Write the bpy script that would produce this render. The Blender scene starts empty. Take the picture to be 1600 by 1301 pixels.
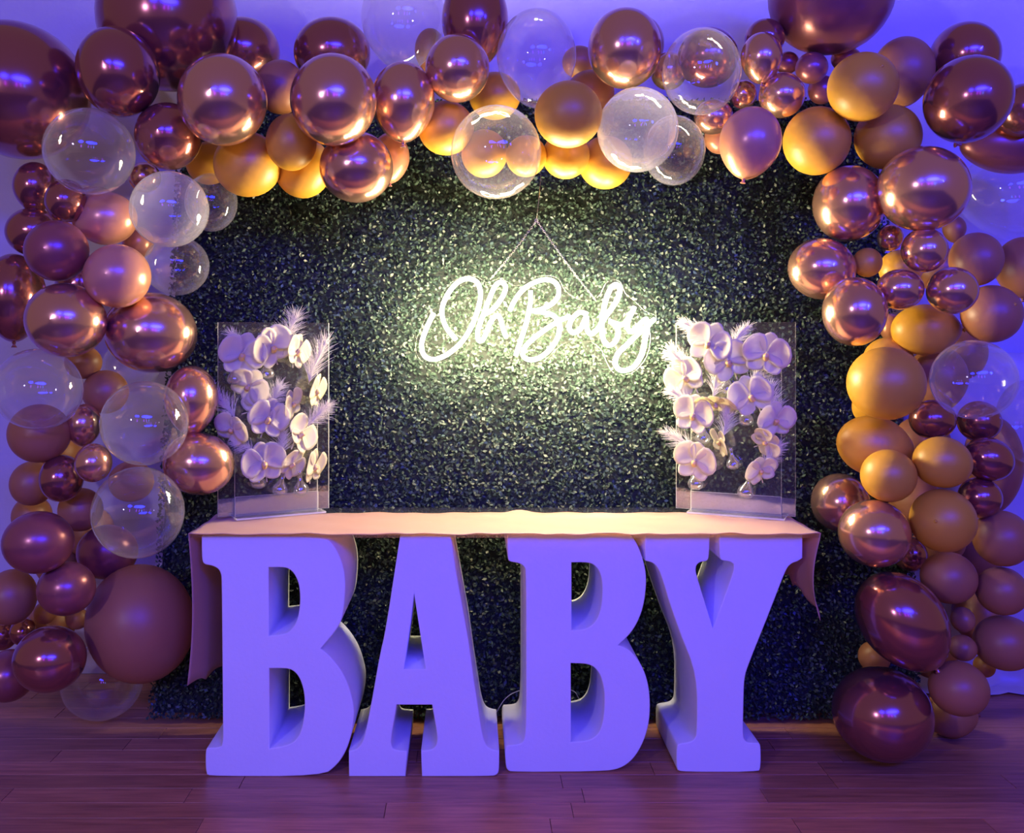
import bpy, bmesh, math, random
import numpy as np
from mathutils import Vector, Matrix

random.seed(7)
rng = np.random.default_rng(7)
SC = bpy.context.scene
COL = SC.collection
R = math.radians

# ------------------------------------------------------------------ camera
FOC, CXP, CYP, CAMY, CAMH = 1500.0, 735.0, 530.0, -3.04, 1.384
cam = bpy.data.cameras.new('camera')
cam.sensor_width = 36.0
cam.lens = 36.0 * FOC / 1600.0
cam.shift_x = (800.0 - CXP) / 1600.0
cam.shift_y = (CYP - 650.5) / 1600.0
cam_o = bpy.data.objects.new('camera', cam)
cam_o.location = (0, CAMY, CAMH)
cam_o.rotation_euler = (R(90), 0, 0)
COL.objects.link(cam_o)
SC.camera = cam_o

# ------------------------------------------------------------------ world, lights, exposure
w = bpy.data.worlds.new('dim_hall')
SC.world = w
w.use_nodes = True
w.node_tree.nodes['Background'].inputs[0].default_value = (1.0, 0.58, 0.52, 1)
w.node_tree.nodes['Background'].inputs[1].default_value = 0.19


def lamp(name, kind, loc, aim, energy, color, **kw):
    d = bpy.data.lights.new(name, kind)
    d.energy = energy
    d.color = color
    for k, v in kw.items():
        setattr(d, k, v)
    o = bpy.data.objects.new(name, d)
    o.location = loc
    o.rotation_euler = (Vector(aim) - Vector(loc)).to_track_quat('-Z', 'Y').to_euler()
    COL.objects.link(o)
    return o


BLUE = (0.008, 0.016, 1.0)
# a blue stage spot on the right of the wall
lamp('stage_spot_side', 'SPOT', (3.2, -4.2, 2.9), (1.9, 0.9, 2.5), 650, BLUE, spot_size=R(50), spot_blend=0.9, shadow_soft_size=0.25)
# a small violet stage spot from the front left
lamp('stage_spot_front', 'SPOT', (-2.4, -4.6, 2.3), (0.2, 0.2, 0.8), 190, (0.55, 0.45, 1.0), spot_size=R(75), spot_blend=0.8, shadow_soft_size=0.10)
# the two blue stage washes high on the far side of the hall and four magenta uplights below them
lamp('wash_panel_wide', 'AREA', (1.35, -5.2, 3.35), (0.3, 0, 1.3), 350, BLUE, shape='ELLIPSE', size=2.9, size_y=0.85)
lamp('wash_panel_small', 'AREA', (-1.15, -5.2, 3.35), (0, 0, 1.3), 80, BLUE, shape='ELLIPSE', size=1.1, size_y=0.7)
for ux, uc in ((-1.1, (0.30, 0.03, 1.0)), (0.45, (0.25, 0.03, 1.0)), (1.15, (0.22, 0.04, 1.0)), (1.8, (0.04, 0.16, 1.0))):
    lamp('uplight', 'AREA', (ux, -5.2, 2.25), (ux * 0.4, 0, 1.3), 4.0, uc, shape='ELLIPSE', size=0.26, size_y=0.7)

SC.view_settings.view_transform = 'Standard'
SC.view_settings.look = 'None'
SC.view_settings.exposure = 0.0
SC.view_settings.gamma = 1.0
SC.view_settings.use_curve_mapping = False
SC.cycles.use_denoising = True
SC.cycles.max_bounces = 10
SC.cycles.transparent_max_bounces = 24
SC.cycles.sample_clamp_indirect = 6.0


# ------------------------------------------------------------------ helpers
def at(px, py, y):
    s = (y - CAMY) / FOC
    return Vector(((px - CXP) * s, y, CAMH - (py - CYP) * s))


def on_plane(px, py, p0, n):
    c = Vector((0, CAMY, CAMH))
    d = Vector(((px - CXP) / FOC, 1.0, -(py - CYP) / FOC))
    t = (Vector(p0) - c).dot(n) / d.dot(n)
    return c + d * t


def link(name, me, mats, parent=None):
    o = bpy.data.objects.new(name, me)
    COL.objects.link(o)
    for m in (mats if isinstance(mats, (list, tuple)) else [mats]):
        if m.name not in [x.name for x in me.materials if x]:
            me.materials.append(m)
    if parent:
        o.parent = parent
    return o


def empty(name, loc=(0, 0, 0), rot=(0, 0, 0)):
    o = bpy.data.objects.new(name, None)
    o.empty_display_size = 0.05
    COL.objects.link(o)
    o.location = loc
    o.rotation_euler = rot
    return o


def tag(o, label=None, cat=None, group=None, kind=None):
    if label: o['label'] = label
    if cat: o['category'] = cat
    if group: o['group'] = group
    if kind: o['kind'] = kind
    return o


def mesh(verts, faces, smooth=False):
    me = bpy.data.meshes.new('m')
    me.from_pydata([tuple(v) for v in verts], [], faces)
    me.update()
    if smooth:
        me.polygons.foreach_set('use_smooth', [True] * len(me.polygons))
    return me


def box_mesh(x0, x1, y0, y1, z0, z1, bevel=0.0):
    bm = bmesh.new()
    bmesh.ops.create_cube(bm, size=1)
    for v in bm.verts:
        v.co = Vector((x0 + (v.co.x + .5) * (x1 - x0), y0 + (v.co.y + .5) * (y1 - y0), z0 + (v.co.z + .5) * (z1 - z0)))
    if bevel:
        bmesh.ops.bevel(bm, geom=bm.edges[:], offset=bevel, segments=2, affect='EDGES', profile=0.5)
    me = bpy.data.meshes.new('m')
    bm.to_mesh(me)
    bm.free()
    return me


def catmull(pts, n=6, closed=False):
    pts = [Vector(p) for p in pts]
    out = []
    m = len(pts)
    rngs = range(m) if closed else range(m - 1)
    for i in rngs:
        if closed:
            p0, p1, p2, p3 = pts[i - 1], pts[i], pts[(i + 1) % m], pts[(i + 2) % m]
        else:
            p0, p1, p2, p3 = pts[max(i - 1, 0)], pts[i], pts[i + 1], pts[min(i + 2, m - 1)]
        for k in range(n):
            t = k / n
            out.append(0.5 * ((2 * p1) + (p2 - p0) * t + (2 * p0 - 5 * p1 + 4 * p2 - p3) * t * t + (3 * p1 - p0 - 3 * p2 + p3) * t ** 3))
    if not closed:
        out.append(pts[-1])
    return out


def tube_data(path, rad, seg=8, caps=True, verts=None, faces=None):
    verts = [] if verts is None else verts
    faces = [] if faces is None else faces
    path = [Vector(p) for p in path]
    n = len(path)
    base = len(verts)
    nrm = None
    for i, p in enumerate(path):
        t = (path[min(i + 1, n - 1)] - path[max(i - 1, 0)]).normalized()
        if nrm is None:
            a = Vector((0, 1, 0)) if abs(t.y) < .9 else Vector((1, 0, 0))
            nrm = t.cross(a).normalized()
        else:
            nrm = (nrm - t * nrm.dot(t)).normalized()
        b = t.cross(nrm)
        r = rad(i / (n - 1)) if callable(rad) else rad
        for k in range(seg):
            a = 2 * math.pi * k / seg
            verts.append(p + (nrm * math.cos(a) + b * math.sin(a)) * r)
    for i in range(n - 1):
        for k in range(seg):
            k2 = (k + 1) % seg
            faces.append((base + i * seg + k, base + i * seg + k2, base + (i + 1) * seg + k2, base + (i + 1) * seg + k))
    if caps:
        faces.append(tuple(base + k for k in range(seg))[::-1])
        faces.append(tuple(base + (n - 1) * seg + k for k in range(seg)))
    return verts, faces


def lathe_mesh(profile, seg=24, axis='z'):
    verts, faces = [], []
    for (r, z) in profile:
        for k in range(seg):
            a = 2 * math.pi * k / seg
            verts.append((r * math.cos(a), r * math.sin(a), z))
    n = len(profile)
    for i in range(n - 1):
        for k in range(seg):
            k2 = (k + 1) % seg
            faces.append((i * seg + k, (i + 1) * seg + k, (i + 1) * seg + k2, i * seg + k2))
    return mesh(verts, faces, True)


# ------------------------------------------------------------------ materials
def mat(name):
    m = bpy.data.materials.new(name)
    m.use_nodes = True
    return m, m.node_tree.nodes, m.node_tree.links


def principled(name, color, rough=0.5, metal=0.0, spec=0.5, coat=0.0, coat_rough=0.05, bump=None, var=0.0, var_scale=8.0, sheen=0.0):
    m, N, L = mat(name)
    b = N['Principled BSDF']
    b.inputs['Base Color'].default_value = (*color, 1)
    b.inputs['Roughness'].default_value = rough
    b.inputs['Metallic'].default_value = metal
    b.inputs['Specular IOR Level'].default_value = spec
    b.inputs['Coat Weight'].default_value = coat
    b.inputs['Coat Roughness'].default_value = coat_rough
    b.inputs['Sheen Weight'].default_value = sheen
    if var or bump:
        tc = N.new('ShaderNodeTexCoord')
    if var:
        nz = N.new('ShaderNodeTexNoise')
        nz.inputs['Scale'].default_value = var_scale
        nz.inputs['Detail'].default_value = 4
        mp = N.new('ShaderNodeMapRange')
        mp.inputs['To Min'].default_value = 1 - var
        mp.inputs['To Max'].default_value = 1 + var
        mx = N.new('ShaderNodeVectorMath')
        mx.operation = 'SCALE'
        mx.inputs[0].default_value = color
        L.new(tc.outputs['Object'], nz.inputs['Vector'])
        L.new(nz.outputs['Fac'], mp.inputs['Value'])
        L.new(mp.outputs['Result'], mx.inputs['Scale'])
        L.new(mx.outputs[0], b.inputs['Base Color'])
    if bump:
        sc, st, dist = bump
        n2 = N.new('ShaderNodeTexNoise')
        n2.inputs['Scale'].default_value = sc
        n2.inputs['Detail'].default_value = 6
        bp = N.new('ShaderNodeBump')
        bp.inputs['Strength'].default_value = st
        bp.inputs['Distance'].default_value = dist
        L.new(tc.outputs['Object'], n2.inputs['Vector'])
        L.new(n2.outputs['Fac'], bp.inputs['Height'])
        L.new(bp.outputs['Normal'], b.inputs['Normal'])
    return m


def clear_mat(name, tint=(1, 1, 1), haze=0.05, gloss_rough=0.03, ior=1.35, gain=1.0, haze_edge=0.25, hazecol=(0.9, 0.9, 0.9)):
    """thin clear film: see-through, a Fresnel gloss and a little milky scatter that grows towards grazing view"""
    m, N, L = mat(name)
    N.remove(N['Principled BSDF'])
    out = N['Material Output']
    tr = N.new('ShaderNodeBsdfTransparent'); tr.inputs[0].default_value = (*tint, 1)
    gl = N.new('ShaderNodeBsdfGlossy'); gl.inputs['Roughness'].default_value = gloss_rough
    gl.inputs['Color'].default_value = (1, 1, 1, 1)
    df = N.new('ShaderNodeBsdfDiffuse'); df.inputs[0].default_value = (*hazecol, 1)
    tl = N.new('ShaderNodeBsdfTranslucent'); tl.inputs[0].default_value = (*hazecol, 1)
    dm = N.new('ShaderNodeMixShader'); dm.inputs[0].default_value = 0.5
    L.new(df.outputs[0], dm.inputs[1]); L.new(tl.outputs[0], dm.inputs[2])
    lw = N.new('ShaderNodeLayerWeight'); lw.inputs['Blend'].default_value = 0.25
    mr = N.new('ShaderNodeMapRange'); mr.inputs['To Min'].default_value = haze; mr.inputs['To Max'].default_value = haze_edge
    L.new(lw.outputs['Facing'], mr.inputs['Value'])
    m1 = N.new('ShaderNodeMixShader')
    L.new(mr.outputs[0], m1.inputs[0]); L.new(tr.outputs[0], m1.inputs[1]); L.new(dm.outputs[0], m1.inputs[2])
    l2 = N.new('ShaderNodeLayerWeight'); l2.inputs['Blend'].default_value = 0.5
    pw = N.new('ShaderNodeMath'); pw.operation = 'POWER'; pw.inputs[1].default_value = 4.0
    L.new(l2.outputs['Facing'], pw.inputs[0])
    f0 = ((ior - 1) / (ior + 1)) ** 2 * 2 * gain
    mu = N.new('ShaderNodeMapRange'); mu.inputs['To Min'].default_value = f0; mu.inputs['To Max'].default_value = min(1.0, 0.55 * gain)
    L.new(pw.outputs[0], mu.inputs['Value'])
    m2 = N.new('ShaderNodeMixShader')
    L.new(mu.outputs[0], m2.inputs[0]); L.new(m1.outputs[0], m2.inputs[1]); L.new(gl.outputs[0], m2.inputs[2])
    L.new(m2.outputs[0], out.inputs['Surface'])
    return m


def emit_mat(name, color, strength):
    m, N, L = mat(name)
    N.remove(N['Principled BSDF'])
    e = N.new('ShaderNodeEmission')
    e.inputs[0].default_value = (*color, 1); e.inputs[1].default_value = strength
    L.new(e.outputs[0], N['Material Output'].inputs['Surface'])
    return m


def translucent_mat(name, color, rough=0.4, mix=0.3, bump=None, sheen=0.0):
    m = principled(name, color, rough, bump=bump, sheen=sheen)
    N, L = m.node_tree.nodes, m.node_tree.links
    t = N.new('ShaderNodeBsdfTranslucent'); t.inputs[0].default_value = (*color, 1)
    mx = N.new('ShaderNodeMixShader'); mx.inputs[0].default_value = mix
    L.new(N['Principled BSDF'].outputs[0], mx.inputs[1]); L.new(t.outputs[0], mx.inputs[2])
    L.new(mx.outputs[0], N['Material Output'].inputs['Surface'])
    return m


M = {}
M['C'] = principled('copper_chrome_foil', (0.76, 0.43, 0.29), 0.19, 0.86, coat=0.4)
M['M'] = principled('mauve_chrome_foil', (0.40, 0.15, 0.13), 0.18, 0.80, coat=0.5)
M['V'] = principled('plum_pearl_latex', (0.35, 0.11, 0.10), 0.30, 0.45, coat=0.3, coat_rough=0.2)
M['T'] = principled('caramel_latex', (0.66, 0.345, 0.03), 0.42, 0.0, spec=0.5)
M['P'] = principled('peach_pearl_latex', (0.68, 0.31, 0.16), 0.30, 0.25, coat=0.25, coat_rough=0.2)
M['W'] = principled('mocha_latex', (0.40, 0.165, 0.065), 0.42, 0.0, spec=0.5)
M['K'] = clear_mat('clear_latex', (0.97, 0.96, 0.95), haze=0.03, haze_edge=0.30, gain=1.6)
M['H'] = clear_mat('milky_latex', (0.9, 0.9, 0.9), haze=0.16, haze_edge=0.5, gain=1.6)
M['wall'] = principled('painted_plaster', (0.62, 0.62, 0.66), 0.7, bump=(3.0, 0.5, 0.03), var=0.08, var_scale=1.6)
M['foam'] = principled('white_foam', (0.82, 0.81, 0.80), 0.55, bump=(70, 0.18, 0.004), var=0.04, var_scale=5)
M['acrylic'] = clear_mat('clear_acrylic', (0.93, 0.95, 0.95), haze=0.015, haze_edge=0.05, ior=1.45, gain=1.0, gloss_rough=0.01)
M['sign_board'] = clear_mat('sign_board_acrylic', (0.97, 0.97, 0.97), haze=0.001, haze_edge=0.01, ior=1.2, gain=0.4, gloss_rough=0.02)
M['acrylic_glint'] = translucent_mat('acrylic_edge_glint', (0.95, 0.95, 0.9), 0.2, 0.6)  # white put into the edge faces for light caught along clear acrylic
M['frosted'] = clear_mat('thick_acrylic', (0.85, 0.86, 0.86), haze=0.12, haze_edge=0.35, ior=1.5, gain=1.6, gloss_rough=0.08)
M['table_glass'] = clear_mat('table_glass', (0.92, 0.96, 0.95), haze=0.01, haze_edge=0.05, ior=1.45, gloss_rough=0.02)
M['neon'] = emit_mat('lit_neon_tube', (1.0, 0.82, 0.50), 260.0)
M['chain'] = principled('chain_metal', (0.55, 0.52, 0.45), 0.3, 0.9)
M['leafbase'] = principled('hedge_backing', (0.006, 0.012, 0.008), 0.8)
M['petal'] = translucent_mat('orchid_petal', (0.88, 0.83, 0.64), 0.5, 0.55)
M['lip'] = principled('orchid_lip', (0.72, 0.50, 0.20), 0.5)
M['stem'] = principled('orchid_stem', (0.50, 0.48, 0.28), 0.5)
M['plume'] = translucent_mat('white_plume', (0.90, 0.86, 0.68), 0.6, 0.5)
M['vase'] = clear_mat('vase_glass', (0.92, 0.93, 0.93), haze=0.02, haze_edge=0.22, ior=1.5, gain=2.2, gloss_rough=0.01)
M['sheet'] = translucent_mat('white_sheet', (0.7, 0.7, 0.74), 0.35, 0.2)
M['cord'] = principled('clear_cord', (0.5, 0.5, 0.45), 0.3)


def leaf_material():
    m, N, L = mat('boxwood_leaf')
    b = N['Principled BSDF']
    g = N.new('ShaderNodeNewGeometry')
    cr = N.new('ShaderNodeValToRGB')
    cr.color_ramp.elements[0].color = (0.009, 0.020, 0.014, 1)
    cr.color_ramp.elements[1].color = (0.050, 0.088, 0.062, 1)
    L.new(g.outputs['Random Per Island'], cr.inputs[0])
    L.new(cr.outputs[0], b.inputs['Base Color'])
    b.inputs['Roughness'].default_value = 0.42
    b.inputs['Specular IOR Level'].default_value = 0.38
    return m


M['leaf'] = leaf_material()


def wood_material():
    m, N, L = mat('floor_wood')
    b = N['Principled BSDF']
    tc = N.new('ShaderNodeTexCoord')
    oi = N.new('ShaderNodeObjectInfo')
    mp = N.new('ShaderNodeMapping'); mp.inputs['Scale'].default_value = (1.5, 22, 8)
    nz = N.new('ShaderNodeTexNoise'); nz.inputs['Scale'].default_value = 3; nz.inputs['Detail'].default_value = 6
    nz.inputs['Roughness'].default_value = 0.65
    cr = N.new('ShaderNodeValToRGB')
    cr.color_ramp.elements[0].position = 0.3; cr.color_ramp.elements[0].color = (0.30, 0.115, 0.055, 1)
    cr.color_ramp.elements[1].position = 0.75; cr.color_ramp.elements[1].color = (0.60, 0.26, 0.125, 1)
    ad = N.new('ShaderNodeVectorMath'); ad.operation = 'ADD'
    cb = N.new('ShaderNodeCombineXYZ')
    ml = N.new('ShaderNodeMath'); ml.operation = 'MULTIPLY'; ml.inputs[1].default_value = 30
    L.new(oi.outputs['Random'], ml.inputs[0]); L.new(ml.outputs[0], cb.inputs[0]); L.new(ml.outputs[0], cb.inputs[2])
    L.new(tc.outputs['Object'], ad.inputs[0]); L.new(cb.outputs[0], ad.inputs[1])
    L.new(ad.outputs[0], mp.inputs['Vector']); L.new(mp.outputs[0], nz.inputs['Vector'])
    L.new(nz.outputs['Fac'], cr.inputs[0])
    mr = N.new('ShaderNodeMapRange'); mr.inputs['To Min'].default_value = 0.78; mr.inputs['To Max'].default_value = 1.18
    L.new(oi.outputs['Random'], mr.inputs['Value'])
    sc = N.new('ShaderNodeVectorMath'); sc.operation = 'SCALE'
    L.new(cr.outputs[0], sc.inputs[0]); L.new(mr.outputs[0], sc.inputs['Scale'])
    L.new(sc.outputs[0], b.inputs['Base Color'])
    b.inputs['Roughness'].default_value = 0.38
    bp = N.new('ShaderNodeBump'); bp.inputs['Strength'].default_value = 0.15; bp.inputs['Distance'].default_value = 0.002
    L.new(nz.outputs['Fac'], bp.inputs['Height']); L.new(bp.outputs[0], b.inputs['Normal'])
    return m


M['wood'] = wood_material()
M['satin'] = translucent_mat('champagne_cloth', (0.76, 0.50, 0.36), 0.42, 0.45, bump=(45, 0.12, 0.004), sheen=0.2)
M['subfloor'] = principled('dark_subfloor', (0.10, 0.035, 0.02), 0.5, var=0.2, var_scale=3)

# ------------------------------------------------------------------ the room
floor = tag(link('floor', box_mesh(-5, 5, -8, 0.95, -0.10, -0.004), M['subfloor']), kind='structure')
wall = tag(link('wall_back', box_mesh(-5, 5, 0.95, 1.1, -0.1, 4.2), M['wall']), kind='structure')
plank_meshes = {}
row, y = 0, -1.09
PW = 0.092
while y < 0.86:
    x = -2.7 - random.random() * 0.8
    while x < 3.0:
        ln = random.choice((0.55, 0.7, 0.85, 1.0, 1.2, 1.35))
        if ln not in plank_meshes:
            plank_meshes[ln] = box_mesh(0.0008, ln - 0.0008, 0.0008, PW - 0.0008, -0.004, 0.0, 0.0012)
        o = link('plank', plank_meshes[ln], M['wood'], floor)
        o.location = (x, y, random.uniform(-0.0005, 0.0))
        x += ln
    y += PW
    row += 1

# ------------------------------------------------------------------ hedge backdrop
HX0, HX1, HZ1, LEAN = -1.165, 1.64, 2.37, R(9)
hedge = tag(empty('hedge_backdrop', (0, 0.44, 0), (-LEAN, 0, 0)),
            'dark green artificial boxwood hedge wall behind the neon sign', 'hedge wall')
link('backing_panel', box_mesh(HX0 + .02, HX1 - .02, 0.0, 0.05, 0.03, HZ1), M['leafbase'], hedge)
NL = 130000
px = rng.uniform(HX0, HX1, NL); pz = rng.uniform(0.012, HZ1, NL); py = rng.uniform(-0.026, 0.006, NL)
edge = np.minimum.reduce([px - HX0, HX1 - px, pz])
n = np.stack([rng.normal(0, .55, NL), -np.abs(rng.normal(.8, .35, NL)), rng.normal(.15, .55, NL)], 1)
n /= np.linalg.norm(n, axis=1)[:, None]
t = np.cross(n, rng.normal(0, 1, (NL, 3))); t /= np.linalg.norm(t, axis=1)[:, None]
b = np.cross(n, t)
ll = rng.uniform(.006, .0105, NL)[:, None]; lw_ = ll * rng.uniform(.45, .7, NL)[:, None]
c = np.stack([px, py, pz], 1)
v = np.empty((NL, 4, 3))
v[:, 0] = c - t * ll; v[:, 1] = c + b * lw_ - n * .0012; v[:, 2] = c + t * ll; v[:, 3] = c - b * lw_ - n * .0012
v[:, :, 2] = np.maximum(v[:, :, 2], 0.006)
me = bpy.data.meshes.new('foliage')
me.vertices.add(NL * 4); me.vertices.foreach_set('co', v.astype(np.float32).ravel())
me.loops.add(NL * 4); me.loops.foreach_set('vertex_index', np.arange(NL * 4, dtype=np.int32))
me.polygons.add(NL); me.polygons.foreach_set('loop_start', np.arange(0, NL * 4, 4, dtype=np.int32))
me.update(calc_edges=True)
tag(link('foliage', me, M['leaf'], hedge), kind='stuff')

# ------------------------------------------------------------------ white sheet hanging at the right
vs, fs = [], []
NX, NZ = 26, 26
for j in range(NZ + 1):
    for i in range(NX + 1):
        u, q = i / NX, j / NZ
        xx = 1.72 + u * 1.1
        fold = 0.02 * math.sin(u * 23) + 0.012 * math.sin(u * 41 + q * 5)
        if q < 0.16:      # the hem lies crumpled on the floor
            k = q / 0.16
            yy = 0.74 - 0.05 * (1 - k) + fold * 0.4 + 0.006 * math.sin(u * 60)
            zz = 0.004 + 0.012 * k + 0.012 * abs(math.sin(u * 31 + 3 * k)) * (0.3 + k)
        else:
            k = (q - 0.16) / 0.84
            yy = 0.74 + 0.05 * k + fold * (1 - 0.5 * k) + 0.006 * math.sin(k * 30 + u * 9) * (1 - k)
            zz = 0.03 + k * 1.3
        vs.append((xx, yy, zz))
for j in range(NZ):
    for i in range(NX):
        a = j * (NX + 1) + i
        fs.append((a, a + 1, a + NX + 2, a + NX + 1))
sh = link('fabric_sheet', mesh(vs, fs, True), M['sheet'])
sh.modifiers.new('thick', 'SOLIDIFY').thickness = 0.002
tag(sh, 'white fabric sheet hanging down the wall to the floor behind the right column', 'sheet')

# ------------------------------------------------------------------ foam letters
def smooth_poly(pts, closed=True):
    for _ in range(2):
        m = len(pts); out = []
        for i in range(m):
            a, p, q = Vector(pts[i - 1]), Vector(pts[i]), Vector(pts[(i + 1) % m])
            ang = (p - a).angle(q - p) if (p - a).length > 1e-9 and (q - p).length > 1e-9 else 0
            if ang > R(48) or ang < R(3):
                out.append(p)
            else:
                out.append(p + (a - p) * 0.25); out.append(p + (q - p) * 0.25)
        pts = out
    return pts


def foam_letter(loops, y0, depth, label):
    s = (y0 - CAMY) / FOC
    cu = bpy.data.curves.new('c', 'CURVE')
    cu.dimensions = '2D'; cu.fill_mode = 'BOTH'; cu.extrude = depth / 2 - 0.003
    cu.bevel_depth = 0.003; cu.bevel_resolution = 1; cu.offset = -0.003
    x0 = min(p[0] for p in loops[0]); x1 = max(p[0] for p in loops[0])
    xm = ((x0 + x1) / 2 - CXP) * s
    zmin = min(CAMH - (p[1] - CYP) * s for p in loops[0])
    for lp in loops:
        pts = [Vector(((p[0] - CXP) * s - xm, CAMH - (p[1] - CYP) * s - zmin)) for p in lp]
        pts = smooth_poly(pts)
        sp = cu.splines.new('POLY'); sp.points.add(len(pts) - 1); sp.use_cyclic_u = True
        for k, p in enumerate(pts):
            sp.points[k].co = (p.x, p.y, 0, 1)
    tmp = bpy.data.objects.new('tmp', cu)
    COL.objects.link(tmp)
    dg = bpy.context.evaluated_depsgraph_get()
    me = bpy.data.meshes.new_from_object(tmp.evaluated_get(dg))
    bpy.data.objects.remove(tmp)
    me.materials.clear()
    me.transform(Matrix.Rotation(R(90), 4, 'X'))
    top = max(v.co.z for v in me.vertices); bot = min(v.co.z for v in me.vertices)
    for v in me.vertices:
        v.co.z = (v.co.z - bot) * 0.7595 / (top - bot)
    o = link('foam_letter', me, M['foam'])
    o.location = (xm, y0 + depth / 2, 0)
    return tag(o, label, 'letter', 'large foam letters holding up the table')


B1 = [[(315, 838), (507, 838), (522, 852), (533, 873), (539, 896), (540, 922), (537, 955), (532, 974), (519, 993), (501, 1013),
       (514, 1023), (530, 1042), (543, 1065), (551, 1092), (554, 1110), (552, 1132), (548, 1152), (540, 1175), (527, 1195), (504, 1213),
       (330, 1213), (323, 1210), (321, 1200), (321, 1172), (324, 1168), (340, 1168), (346, 1165), (348, 1155), (348, 1130), (347, 1000), (346, 905),
       (345, 896), (341, 888), (330, 883), (320, 882), (315, 876)],
      [(420, 886), (445, 886), (454, 890), (461, 898), (467, 912), (469, 932), (468, 951), (464, 970), (455, 984), (444, 991), (420, 993)],
      [(421, 1044), (449, 1044), (459, 1048), (467, 1057), (473, 1072), (476, 1090), (476, 1110), (472, 1138), (463, 1156), (448, 1165), (421, 1169)]]
A1 = [[(625, 838), (704, 838), (712, 889), (732, 1000), (741, 1065), (748, 1110), (753, 1143), (758, 1161), (764, 1169), (774, 1172), (780, 1173),
       (780, 1205), (776, 1211), (768, 1213), (659, 1213), (658, 1172), (672, 1172), (680, 1167), (683, 1158), (683, 1148), (675, 1101), (620, 1101),
       (611, 1155), (612, 1166), (617, 1172), (636, 1173), (634, 1213), (545, 1213), (545, 1173), (556, 1171), (564, 1163), (569, 1152), (574, 1130),
       (582, 1088), (594, 1020), (602, 987)],
      [(647, 927), (665, 1045), (631, 1045)]]
B2 = [[(793, 839), (984, 839), (993, 848), (1003, 871), (1009, 894), (1010, 917), (1006, 949), (996, 976), (983, 995), (966, 1010),
       (983, 1016), (1000, 1036), (1011, 1061), (1016, 1091), (1015, 1128), (1006, 1160), (990, 1187), (969, 1202), (940, 1206), (800, 1207), (793, 1204), (790, 1197),
       (789, 1170), (793, 1165), (811, 1164), (818, 1159), (821, 1145), (822, 1098), (822, 896), (819, 888), (811, 883), (797, 881), (793, 877)],
      [(893, 882), (919, 882), (929, 886), (937, 896), (941, 912), (941, 933), (939, 954), (931, 974), (917, 985), (893, 987)],
      [(892, 1038), (917, 1039), (929, 1044), (938, 1056), (943, 1074), (945, 1092), (943, 1125), (936, 1147), (921, 1158), (892, 1160)]]
Y1 = [[(1008, 841), (1109, 841), (1108, 877), (1104, 882), (1094, 883), (1088, 888), (1087, 896), (1089, 905), (1114, 985), (1141, 912), (1147, 894), (1146, 886),
       (1140, 882), (1128, 881), (1124, 876), (1124, 841), (1254, 841), (1254, 877), (1247, 882), (1237, 885), (1229, 893), (1216, 926), (1199, 969), (1170, 1040),
       (1163, 1061), (1162, 1098), (1161, 1146), (1163, 1156), (1169, 1161), (1186, 1161), (1189, 1166), (1189, 1201), (1184, 1206), (1066, 1206),
       (1059, 1203), (1057, 1197), (1057, 1166), (1061, 1162), (1077, 1160), (1085, 1156), (1089, 1146), (1089, 1057), (1064, 996), (1047, 949), (1035, 909),
       (1028, 892), (1020, 884), (1008, 881)]]
LD = 0.345
foam_letter(B1, 0.0, LD, 'white foam letter B at the left end under the table')
foam_letter(A1, 0.0, LD, 'white foam letter A standing between the two letters B')
foam_letter(B2, 0.03, LD, 'white foam letter B standing between the letters A and Y')
foam_letter(Y1, 0.03, LD, 'white foam letter Y at the right end under the table')

# ------------------------------------------------------------------ table glass and cloth
TX0, TX1, TY0, TY1 = -0.882, 1.098, -0.022, 0.475
tg = link('table_top', box_mesh(TX0, TX1, TY0, TY1, 0.7605, 0.7685, 0.001), M['table_glass'])
tag(tg, 'clear glass table top lying on the four foam letters', 'table top')

vs, fs = [], []
path = []           # (x, z, section, k) along the cloth from left hem over the top to the right hem
NDROP, NTOP, NV = 16, 110, 26
for k in range(NDROP): path.append(('L', k / NDROP))
for k in range(NTOP + 1): path.append(('T', k / NTOP))
for k in range(1, NDROP + 1): path.append(('R', k / NDROP))
zt = 0.7705
for (s_, k) in path:
    for j in range(NV + 1):
        q = j / NV
        yy = TY0 + 0.0015 + q * (0.348 - TY0)
        if s_ == 'T':
            xx = TX0 - 0.004 + k * (TX1 - TX0 + 0.008)
            zz = zt + 0.0015 * math.sin(xx * 19 + yy * 40) + 0.0012 * math.sin(xx * 47 - yy * 23)
            zz += 0.014 * math.exp(-((xx - 0.17) / 0.05) ** 2 - ((yy - 0.335) / 0.02) ** 2)
            yf = 0.30 - 0.10 * (xx - 0.0) + 0.10 * max(0, xx - 0.25)
            if -0.05 < xx < 0.9:
                zz += 0.012 * math.exp(-((yy - yf) / 0.016) ** 2) * math.sin((xx + 0.05) / 0.95 * math.pi)
            fr = math.exp(-(q / 0.05) ** 2)
            zz += fr * 0.0010 * (1 + math.sin(xx * 33) + math.sin(xx * 71)) * (1 if xx > -0.2 else 0.3)
            yy -= fr * 0.0012 * math.sin(xx * 27)
            zz = max(zz, 0.7688)
        elif s_ == 'L':
            low = 0.295 - 0.075 * q + 0.01 * math.sin(q * 9)
            zz = zt - (1 - k) * (zt - low)
            dn = 1 - k
            xx = TX0 - 0.004 + 0.016 * math.sin(dn * 2.6) + 0.012 * math.sin(q * 7) * dn + 0.02 * dn * q - 0.012 * dn * dn
            yy += 0.02 * dn * q
        else:
            low = 0.50 + 0.055 * min(1, q * 2.2) + 0.008 * math.sin(q * 16)
            zz = zt - k * (zt - low)
            xx = TX1 + 0.004 - 0.028 * math.sin(k * 2.6) + 0.012 * math.sin(q * 9) * k + 0.012 * k * k
        vs.append((xx, yy, zz))
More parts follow.
